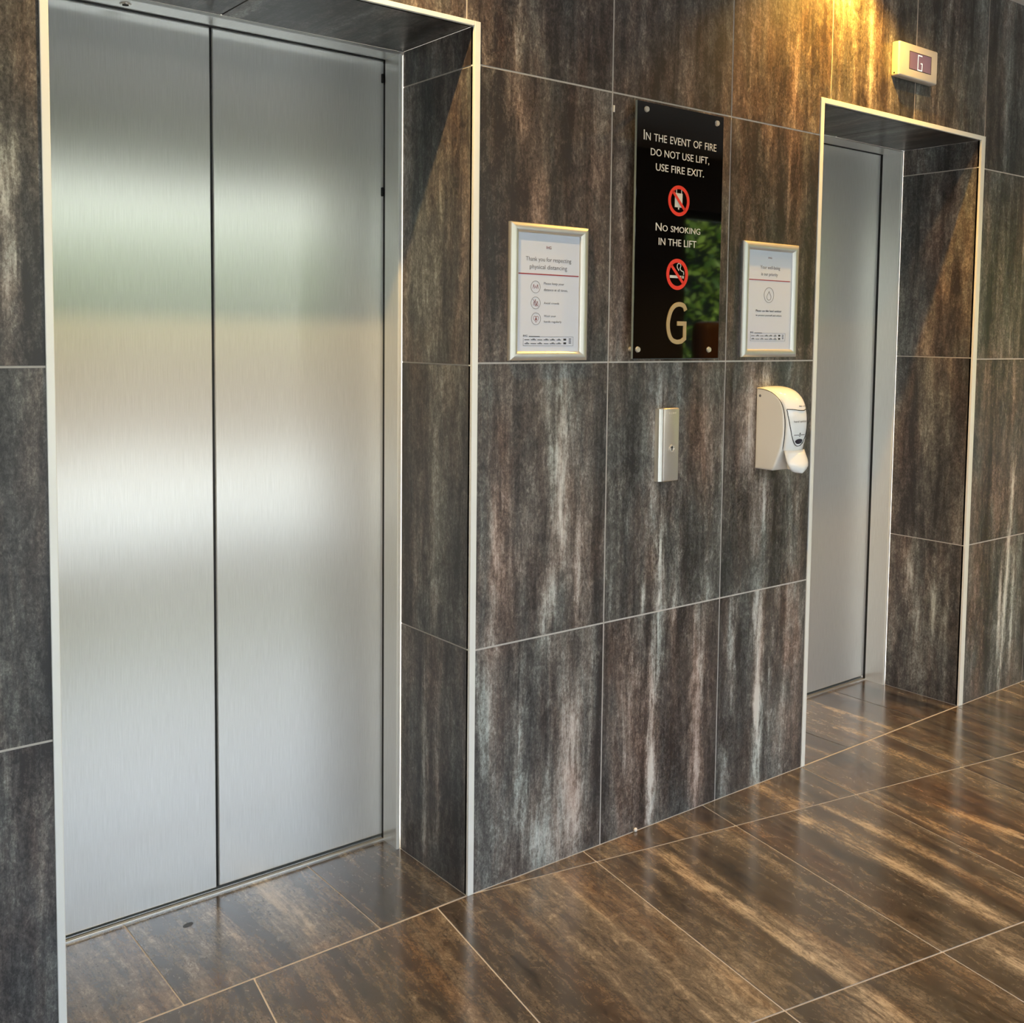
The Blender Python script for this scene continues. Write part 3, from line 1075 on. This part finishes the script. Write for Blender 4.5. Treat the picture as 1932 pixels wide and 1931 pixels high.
# floor letter
gp = [(0.7018, 1.4955), (0.694, 1.508), (0.676, 1.5125), (0.656, 1.507), (0.641, 1.490), (0.6325, 1.460), (0.636, 1.432), (0.648, 1.413), (0.668, 1.4065), (0.687, 1.4085), (0.6995, 1.4165), (0.6995, 1.4585), (0.6686, 1.4585)]


def smooth2(pts, n=5):
    out = []
    for i in range(len(pts) - 1):
        p0, p1, p2, p3 = (Vector(pts[max(i - 1, 0)]), Vector(pts[i]), Vector(pts[i + 1]), Vector(pts[min(i + 2, len(pts) - 1)]))
        for k in range(n):
            t = k / n
            out.append(0.5 * ((2 * p1) + (-p0 + p2) * t + (2 * p0 - 5 * p1 + 4 * p2 - p3) * t * t + (-p0 + 3 * p1 - 3 * p2 + p3) * t ** 3))
    out.append(Vector(pts[-1]))
    return out


b = MB()
strip_xz(b, [tuple(v) for v in smooth2(gp[:10], 5)] + gp[10:], 0.0125, YS, 0.002)
b.build('floor_letter', M_BRONZE, sg)


def prohibition(cx, cz, r0, r1, picto):
    b = MB()
    ring_xz(b, cx, cz, YS - 0.0006, r0, r1)
    d = (r0 + 0.002) * 0.7071
    strip_xz(b, [(cx - d, cz + d), (cx + d, cz - d)], 0.0085, YS - 0.0006)
    o = b.build('prohibition_symbol', M_RED, sg)
    b = MB()
    picto(b, cx, cz)
    b.build('pictogram', M_PALE, o)
    return o


def pic_lift(b, cx, cz):
    b.prism([(cx - 0.0155, YS, cz - 0.018), (cx + 0.0145, YS, cz - 0.018), (cx + 0.0145, YS, cz + 0.021), (cx - 0.0155, YS, cz + 0.021)], (0, -0.0004, 0))
    for dx in (-0.0095, 0.0105):
        b.prism([(cx + dx - 0.0014, YS, cz + 0.020), (cx + dx + 0.0014, YS, cz + 0.020), (cx + dx + 0.0014, YS, cz + 0.0325), (cx + dx - 0.0014, YS, cz + 0.0325)], (0, -0.0004, 0))
    b.prism([(cx - 0.0025, YS, cz - 0.024), (cx + 0.0025, YS, cz - 0.024), (cx + 0.0025, YS, cz - 0.017), (cx - 0.0025, YS, cz - 0.017)], (0, -0.0004, 0))


def pic_cig(b, cx, cz):
    b.prism([(cx - 0.029, YS, cz - 0.0105), (cx + 0.016, YS, cz - 0.0105), (cx + 0.016, YS, cz - 0.0030), (cx - 0.029, YS, cz - 0.0030)], (0, -0.0004, 0))
    for dx in (0.019, 0.0245):
        b.prism([(cx + dx, YS, cz - 0.0105), (cx + dx + 0.003, YS, cz - 0.0105), (cx + dx + 0.003, YS, cz - 0.0030), (cx + dx, YS, cz - 0.0030)], (0, -0.0004, 0))
    pts = smooth2([(cx + 0.0265, cz - 0.0005), (cx + 0.0255, cz + 0.008), (cx + 0.017, cz + 0.011), (cx + 0.0115, cz + 0.017), (cx + 0.0145, cz + 0.025), (cx + 0.0085, cz + 0.031), (cx + 0.0015, cz + 0.028), (cx + 0.0005, cz + 0.020), (cx + 0.007, cz + 0.011)], 5)
    strip_xz(b, [tuple(v) for v in pts], 0.0026, YS, 0.0004)


prohibition(0.6655, 1.800, 0.0325, 0.0425, pic_lift)
prohibition(0.6650, 1.5958, 0.0325, 0.0435, pic_cig)
tag(sg, 'tall black glass wall sign with fire and no smoking notices and a large G', 'sign')


# ------------------------------------------------------------------ snap frames with notices
def poster_base(name, X0, X1, Z0, Z1, sheet, label):
    root = empty(name, ((X0 + X1) / 2, 0.0, Z0))
    prof = [(0.0, 0.0), (0.0, 0.006), (0.002, 0.0095), (0.007, 0.0125), (0.013, 0.0135), (0.018, 0.0122), (0.0225, 0.0085), (0.0245, 0.0045), (0.0245, 0.0)]
    corners = [(X0, Z0, 1, 1), (X1, Z0, -1, 1), (X1, Z1, -1, -1), (X0, Z1, 1, -1)]
    for q in range(4):
        c0, c1 = corners[q], corners[(q + 1) % 4]
        b = MB()
        A = [b.bm.verts.new((c0[0] + c0[2] * d * (sheet[0] - X0) / 0.0245, -h, c0[1] + c0[3] * d)) for d, h in prof]
        B = [b.bm.verts.new((c1[0] + c1[2] * d * (sheet[0] - X0) / 0.0245, -h, c1[1] + c1[3] * d)) for d, h in prof]
        n = len(prof)
        for k in range(n):
            b.bm.faces.new((A[k], A[(k + 1) % n], B[(k + 1) % n], B[k]))
        b.bm.faces.new(list(reversed(A)))
        b.bm.faces.new(B)
        b.build('frame_rail', M_ALU, root, True, 25)
    b = MB(); b.box(X0 + 0.02, X1 - 0.02, -0.0045, -0.001, Z0 + 0.02, Z1 - 0.02)
    sh = b.build('notice_sheet', M_PAPER, root)
    tag(root, label, 'notice')
    return root, sh


YP = -0.0046


def footer(sh, x0, x1, z0, z1):
    text_line('IHG', (x0 - 0.0005, x0 + 0.0135, z1 - 0.001, z1 + 0.0045), YP, M_INKD, sh, depth=0.0003)
    b = MB()
    t = 0.0006
    strip_xz(b, [(x0, z0), (x1, z0)], t, YP, 0.0003)
    strip_xz(b, [(x0, z0), (x0, z1 - 0.004)], t, YP, 0.0003)
    strip_xz(b, [(x1, z0), (x1, z1)], t, YP, 0.0003)
    strip_xz(b, [(x0 + 0.055, z1), (x1, z1)], t, YP, 0.0003)
    b.build('logo_border', M_INK, sh)
    b = MB()
    random.seed(3)
    strip_xz(b, [(x0 + 0.018, z1), (x0 + 0.054, z1)], 0.0018, YP, 0.0003)
    n = 7
    for r in range(2):
        zc = z0 + (z1 - z0) * (0.68 if r == 0 else 0.27)
        for k in range(n):
            xc = x0 + 0.012 + (x1 - x0 - 0.04) * k / (n - 1)
            if k == n - 1:
                b.prism([(xc - 0.005, YP, zc - 0.0022), (xc + 0.004, YP, zc - 0.0022), (xc + 0.004, YP, zc + 0.0028), (xc - 0.005, YP, zc + 0.0028)], (0, -0.0003, 0))
            else:
                w = 0.0075 + 0.002 * random.random()
                strip_xz(b, [(xc - w, zc - 0.001), (xc + w, zc - 0.001)], 0.0016, YP, 0.0003)
                if (k + r) % 2 or k > 3:
                    strip_xz(b, [(xc - w * 0.3, zc + 0.0013), (xc + w * 0.5, zc + 0.0013)], 0.0014, YP, 0.0003)
    xc = x1 - 0.011
    for dz in (0.006, 0.001, -0.004):
        strip_xz(b, [(xc - 0.004, (z0 + z1) / 2 + dz), (xc + 0.004, (z0 + z1) / 2 + dz)], 0.0022, YP, 0.0003)
    b.build('logo_row', M_INKD, sh)


r1, s1 = poster_base('framed_notice', 0.092, 0.352, 1.3555, 1.703, (0.1205, 0.3225), 'silver framed notice about physical distancing between left lift and black sign')
text_line('IHG', (0.2115, 0.2275, 1.6410, 1.6485), YP, M_INKO, s1, depth=0.0003)
text_line('Thank you for respecting', (0.1447, 0.2950, 1.6055, 1.6195), YP, M_INK, s1, depth=0.0003)
text_line('physical distancing', (0.1577, 0.2812, 1.5860, 1.6000), YP, M_INK, s1, depth=0.0003)
b = MB(); strip_xz(b, [(0.1216, 1.5757), (0.3215, 1.5757)], 0.0028, YP, 0.0003); b.build('red_rule', M_INKR, s1)


def icon_ring(cx, cz, draw):
    b = MB()
    ring_xz(b, cx, cz, YP, 0.0146, 0.0156, depth=0.0003)
    o = b.build('icon', M_INK, s1)
    b = MB()
    draw(b, cx, cz)
    b.build('icon_figure', M_INKO, o)


def little_person(b, x, z, s=1.0):
    ring_xz(b, x, z + 0.0042 * s, YP, 0.0009 * s, 0.0019 * s, seg=12, depth=0.0003)
    strip_xz(b, [(x - 0.0026 * s, z - 0.0045 * s), (x - 0.0016 * s, z + 0.0012 * s), (x + 0.0016 * s, z + 0.0012 * s), (x + 0.0026 * s, z - 0.0045 * s)], 0.0009, YP, 0.0003)


def ic1(b, cx, cz):
    little_person(b, cx - 0.0062, cz); little_person(b, cx + 0.0062, cz)
    strip_xz(b, [(cx - 0.002, cz - 0.003), (cx, cz + 0.003), (cx + 0.002, cz - 0.003)], 0.0009, YP, 0.0003)


def ic2(b, cx, cz):
    little_person(b, cx - 0.0052, cz - 0.003); little_person(b, cx + 0.0055, cz - 0.002); little_person(b, cx - 0.001, cz + 0.0045, 0.8); little_person(b, cx + 0.001, cz - 0.006, 0.7)
    strip_xz(b, [(cx - 0.0095, cz + 0.0095), (cx + 0.0095, cz - 0.0095)], 0.0009, YP, 0.0003)


def ic3(b, cx, cz):
    pts = []
    for k in range(25):
        t = 2 * math.pi * k / 24
        pts.append((cx + 0.00055 * 16 * math.sin(t) ** 3, cz + 0.00055 * (13 * math.cos(t) - 5 * math.cos(2 * t) - 2 * math.cos(3 * t) - math.cos(4 * t))))
    strip_xz(b, pts, 0.0009, YP, 0.0003)
    ring_xz(b, cx, cz - 0.001, YP, 0.0010, 0.0032, seg=14, depth=0.0003)


icon_ring(0.1772, 1.5432, ic1)
icon_ring(0.1779, 1.5028, ic2)
icon_ring(0.1797, 1.4625, ic3)
text_line('Please keep your', (0.2042, 0.2720, 1.5485, 1.5565), YP, M_INK, s1, depth=0.0003)
text_line('distance at all times.', (0.2044, 0.2847, 1.5342, 1.5405), YP, M_INK, s1, depth=0.0003)
text_line('Avoid crowds', (0.2050, 0.2560, 1.5005, 1.5060), YP, M_INK, s1, depth=0.0003)
text_line('Wash your', (0.2055, 0.2460, 1.4665, 1.4730), YP, M_INK, s1, depth=0.0003)
text_line('hands regularly', (0.2058, 0.2650, 1.4515, 1.4585), YP, M_INK, s1, depth=0.0003)
footer(s1, 0.1390, 0.3055, 1.3938, 1.4172)

r2, s2 = poster_base('framed_notice', 0.973, 1.236, 1.362, 1.712, (1.0015, 1.2000), 'silver framed notice with a drop symbol beside the right lift')
text_line('IHG', (1.0920, 1.1085, 1.6640, 1.6690), YP, M_INKO, s2, depth=0.0003)
text_line('Your well-being', (1.0555, 1.1490, 1.6290, 1.6420), YP, M_INK, s2, depth=0.0003)
text_line('is our priority', (1.0605, 1.1390, 1.6085, 1.6210), YP, M_INK, s2, depth=0.0003)
b = MB(); strip_xz(b, [(1.0020, 1.5978), (1.1995, 1.5978)], 0.0026, YP, 0.0003); b.build('red_rule', M_INKR, s2)
b = MB()
ring_xz(b, 1.099, 1.5527, YP, 0.0222, 0.0236, depth=0.0003)
drop = [(1.099, 1.5640)]
for k in range(0, 21):
    a = math.radians(20 - k * 11)
    drop.append((1.099 + 0.0098 * math.cos(a), 1.5470 + 0.0098 * math.sin(a)))
drop.append((1.099, 1.5640))
strip_xz(b, drop, 0.0015, YP, 0.0003)
b.build('icon', M_INK, s2)
text_line('Please use this hand sanitiser', (1.0390, 1.1615, 1.5010, 1.5075), YP, M_INKD, s2, depth=0.0003)
text_line('to protect yourself and others', (1.0390, 1.1620, 1.4865, 1.4930), YP, M_INKD, s2, depth=0.0003)
footer(s2, 1.0165, 1.1825, 1.4118, 1.4360)

# ------------------------------------------------------------------ key switch plate
ks = empty('key_switch', (0.657, 0.0, 1.0085))
KZ0, KZ1 = 1.0095, 1.2190
b = MB()
pr = [(0.6205, 0.0), (0.6205, -0.008), (0.6212, -0.0115), (0.6235, -0.0145), (0.628, -0.0178), (0.6325, -0.0196), (0.634, -0.0190), (0.634, 0.0)]
b.prism([(x, y, KZ0 + 0.001) for x, y in pr], (0, 0, KZ1 - KZ0 - 0.003))
b.build('side_cover', M_KEYS, ks, True, 50)
b = MB(); b.box(0.6335, 0.6965, -0.0225, 0.0, KZ0, KZ1, 0.004, 3)
b.build('face_plate', M_KEYP, ks, True, 30)
lock = MB()
ring_xz(lock, 0.6665, 1.1035, -0.0224, 0.0072, 0.0105, seg=32, depth=0.0032)
lk = lock.build('key_lock', M_CHROME, ks, True)
b = MB(); b.cyl((0.6665, -0.0224, 1.1035), (0, -1, 0), 0.0072, 0.0018); cyl_o = b.build('lock_barrel', M_CHROME, lk)
b = MB()
b.cyl((0.6655, -0.0243, 1.1075), (0, -1, 0), 0.0036, 0.0004)
b.box(0.6643, 0.6668, -0.0247, -0.0243, 1.0985, 1.1075)
b.build('keyhole', M_BLACK, lk)
M_ENG = principled('engraving', lin(222, 214, 200), 0.4)
b = MB()
for k in range(4):
    ring_xz(b, 0.655 + 0.008 * k, 1.2045, -0.0225, 0.0016, 0.0024, seg=10, depth=0.0002)
b.build('engraved_marks', M_ENG, ks)
tag(ks, 'narrow silver key switch plate on the tiles below the black sign', 'key switch')

# ------------------------------------------------------------------ hand sanitiser dispenser
dp = empty('hand_sanitiser_dispenser', (1.110, 0.0, 1.017))
XC, HW = 1.1125, 0.0565
side = [(0.0, 1.0175), (0.0, 1.268), (-0.030, 1.267), (-0.052, 1.262), (-0.072, 1.253), (-0.088, 1.240), (-0.098, 1.225), (-0.105, 1.205), (-0.109, 1.18), (-0.110, 1.155),
        (-0.108, 1.125), (-0.102, 1.095), (-0.094, 1.07), (-0.078, 1.030), (-0.070, 1.0195), (-0.066, 1.0175)]
side_s = [side[0], side[1]] + [tuple(v) for v in smooth2(side[2:15], 3)] + [side[15]]
b = MB()
b.prism([(XC - HW, y, z) for y, z in side_s], (2 * HW, 0, 0))
bmesh.ops.recalc_face_normals(b.bm, faces=b.bm.faces)
es = [e for e in b.bm.edges if len({round(v.co.x, 5) for v in e.verts}) == 1]
bmesh.ops.bevel(b.bm, geom=es, offset=0.007, segments=4, profile=0.5, affect='EDGES')
body = b.build('body', M_WHITE, dp, True, 35)

cov = [(-0.006, 1.2692), (-0.026, 1.2690), (-0.052, 1.2645), (-0.074, 1.2555), (-0.092, 1.242), (-0.104, 1.226), (-0.112, 1.205), (-0.1165, 1.18), (-0.1175, 1.155), (-0.1155, 1.125), (-0.1095, 1.095), (-0.103, 1.078)]
cov = [tuple(v) for v in smooth2(cov, 4)]


def cov_half(s):
    """half width of the cover along its profile"""
    t = s / (len(cov) - 1)
    return HW * (0.985 - 0.10 * t - 0.10 * max(0.0, (t - 0.75) / 0.25) ** 2)


def cov_point(i, t, lift=0.0):
    y, z = cov[i]
    a, c = cov[max(i - 1, 0)], cov[min(i + 1, len(cov) - 1)]
    ty, tz = c[0] - a[0], c[1] - a[1]
    ln = math.hypot(ty, tz)
    ny, nz_ = tz / ln, -ty / ln
    if ny > 0:
        ny, nz_ = -ny, -nz_
    if i < 8 and nz_ < 0:
        nz_ = -nz_
    d = (0.010 * (1 - t * t) - 0.004 * t ** 6) * min(1.0, 0.15 + i / 16.0) - 0.003 * t ** 6 + lift
    return Vector((XC + cov_half(i) * t, y + ny * d, z + nz_ * d))


def cov_surf(x, z, lift=0.0):
    """point of the cover front at given x, z (below the crown)"""
    lo = min(range(8, len(cov)), key=lambda i: abs(cov_point(i, max(-1, min(1, (x - XC) / cov_half(i)))).z - z))
    t = max(-1.0, min(1.0, (x - XC) / cov_half(lo)))
    q = cov_point(lo, t, lift)
    return Vector((x, q.y, z))


b = MB()
NT = 16
grid = [[b.bm.verts.new(cov_point(i, -1 + 2 * k / NT)) for k in range(NT + 1)] for i in range(len(cov))]
for i in range(len(cov) - 1):
    for k in range(NT):
        b.bm.faces.new((grid[i][k], grid[i][k + 1], grid[i + 1][k + 1], grid[i + 1][k]))
co = b.build('front_cover', M_WHITE2, dp, True, 60)
sm = co.modifiers.new('thickness', 'SOLIDIFY')
sm.thickness = 0.006
sm.offset = -1
# seam between cover and body on the left
b = MB()
b.tube([cov_point(i, -1.0, 0.0) + Vector((-0.0006, 0, 0)) for i in range(0, len(cov))], 0.0011, seg=6)
b.tube([cov_point(i, 1.0, 0.0) + Vector((0.0006, 0, 0)) for i in range(0, len(cov))], 0.0011, seg=6)
b.build('seam', M_SEAM, co)
# shield outline with dosing window
sh = [(1.0660, 1.2075), (1.0880, 1.2065), (1.1130, 1.2035), (1.1375, 1.2030), (1.1590, 1.2060), (1.1590, 1.185), (1.1545, 1.155), (1.1440, 1.122), (1.1290, 1.1005), (1.1125, 1.0945), (1.0960, 1.1010), (1.0820, 1.122), (1.0725, 1.155), (1.0675, 1.185), (1.0660, 1.2075)]
b = MB()
b.tube([cov_surf(p[0], p[1], 0.0006) for p in [tuple(v) for v in smooth2(sh, 5)]], 0.0012, seg=6)
b.build('shield_outline', M_SEAM, co)
b = MB()
pts = []
for k in range(24):
    a = 2 * math.pi * k / 24
    x, z = 1.1125 + 0.0175 * math.cos(a), 1.1105 + (0.0065 if math.sin(a) > 0 else 0.0095) * math.sin(a)
    pts.append(cov_surf(x, z, 0.0012))
cv = b.bm.verts.new(cov_surf(1.1125, 1.1105, 0.0016))
vs = [b.bm.verts.new(p) for p in pts]
for k in range(24):
    b.bm.faces.new((cv, vs[k], vs[(k + 1) % 24]))
b.build('level_window', M_TINT, co, True)


def on_cover(body, x0, x1, z0, z1, mat, name='lettering'):
    o = text_line(body, (x0, x1, z0, z1), 0.0, mat, co, name)
    for v in o.data.vertices:
        q = cov_surf(v.co.x, v.co.z, 0.0006)
        v.co = Vector((v.co.x, q.y, v.co.z))
    return o


on_cover('deb stoko', 1.1130, 1.1530, 1.2140, 1.2185, M_INKD)
on_cover('hand sanitiser', 1.0850, 1.1480, 1.1670, 1.1735, M_INK)
b = MB()
for (xa, xb) in ((1.0880, 1.1065), (1.1185, 1.1370)):
    b.tube([cov_surf(xa + (xb - xa) * k / 4, 1.1290, 0.0006) for k in range(5)], 0.0008, seg=6)
dr = [(1.1125, 1.1360), (1.1150, 1.1300), (1.1155, 1.1265), (1.1125, 1.1235), (1.1095, 1.1265), (1.1100, 1.1300), (1.1125, 1.1360)]
b.tube([cov_surf(x, z, 0.0006) for x, z in dr], 0.0006, seg=6)
b.build('drop_mark', M_INKD, co)
# push lever: a rounded tongue below the cover
b = MB()
out = []
for (z, hw_) in ((1.081, 0.046), (1.066, 0.0475), (1.053, 0.0490), (1.042, 0.0480), (1.033, 0.0440), (1.026, 0.0380), (1.0205, 0.0290), (1.0175, 0.0180), (1.0162, 0.0060), (1.0160, 0.0)):
    out.append((z, hw_))
rows = []
for (z, hw_) in out:
    row = []
    for k in range(13):
        t = -1 + 2 * k / 12
        yy = -0.106 - 0.014 * (1 - t * t) - 0.018 * min(1.0, (1.079 - z) / 0.045)
        row.append(b.bm.verts.new((XC + hw_ * t, yy, z)))
    rows.append(row)
for i in range(len(rows) - 1):
    for k in range(12):
        b.bm.faces.new((rows[i][k], rows[i][k + 1], rows[i + 1][k + 1], rows[i + 1][k]))
bmesh.ops.remove_doubles(b.bm, verts=b.bm.verts, dist=1e-5)
lv = b.build('push_lever', M_WHITE2, dp, True, 60)
sm = lv.modifiers.new('thickness', 'SOLIDIFY')
sm.thickness = 0.006
sm.offset = 0
b = MB(); b.cyl((XC, -0.098, 1.022), (0, 0, 1), 0.012, 0.05, 0.016); b.build('nozzle', M_WHITE, dp, True)
b = MB(); b.cyl((XC - HW - 0.0003, -0.016, 1.2440), (1, 0, 0), 0.0042, 0.001); b.build('lock_hole', M_INK, body)
tag(dp, 'white wall mounted hand sanitiser dispenser left of the right lift', 'dispenser')

# ------------------------------------------------------------------ floor display above the right lift
fd = empty('floor_display', (1.83, 0.0, 2.312))
b = MB(); b.box(1.712, 1.949, -0.032, 0.0, 2.312, 2.4275, 0.007, 4)
bx = b.build('casing', M_BOX, fd, True, 30)
b = MB(); b.box(1.7715, 1.9075, -0.0325, -0.030, 2.3415, 2.4025, 0.0006)
sc = b.build('screen_surround', M_BLACK, fd)
b = MB(); b.box(1.7735, 1.9035, -0.0330, -0.0310, 2.3435, 2.4000)
sc2 = b.build('screen', M_LCD, fd)
b = MB()
strip_xz(b, [(1.8480, 2.3945), (1.8240, 2.3945), (1.8225, 2.3455), (1.8480, 2.3455), (1.8490, 2.3690), (1.8390, 2.3690)], 0.0036, -0.0330, 0.0003)
b.build('digit', M_DIGIT, sc2)
b = MB(); b.cyl((1.7118, -0.014, 2.322), (1, 0, 0), 0.003, 0.0012); b.build('casing_screw', M_BLACK, bx)
tag(fd, 'small champagne floor display box showing G above the right lift', 'display')

# ------------------------------------------------------------------ small marks
b = MB(); b.sphere((0.5699, -0.004, 0.0055), 0.006, (1, 0.9, 1))
tag(b.build('tile_spacer', M_PEG, None, True), 'tiny white peg at the foot of the tiled wall', 'tile spacer')
b = MB(); b.box(0.4385, 0.4435, -0.0025, 0.001, 2.018, 2.036, 0.001)
tag(b.build('tile_spacer', M_PEG, None, True), 'tiny white peg in the tile joint left of the black sign top', 'tile spacer')
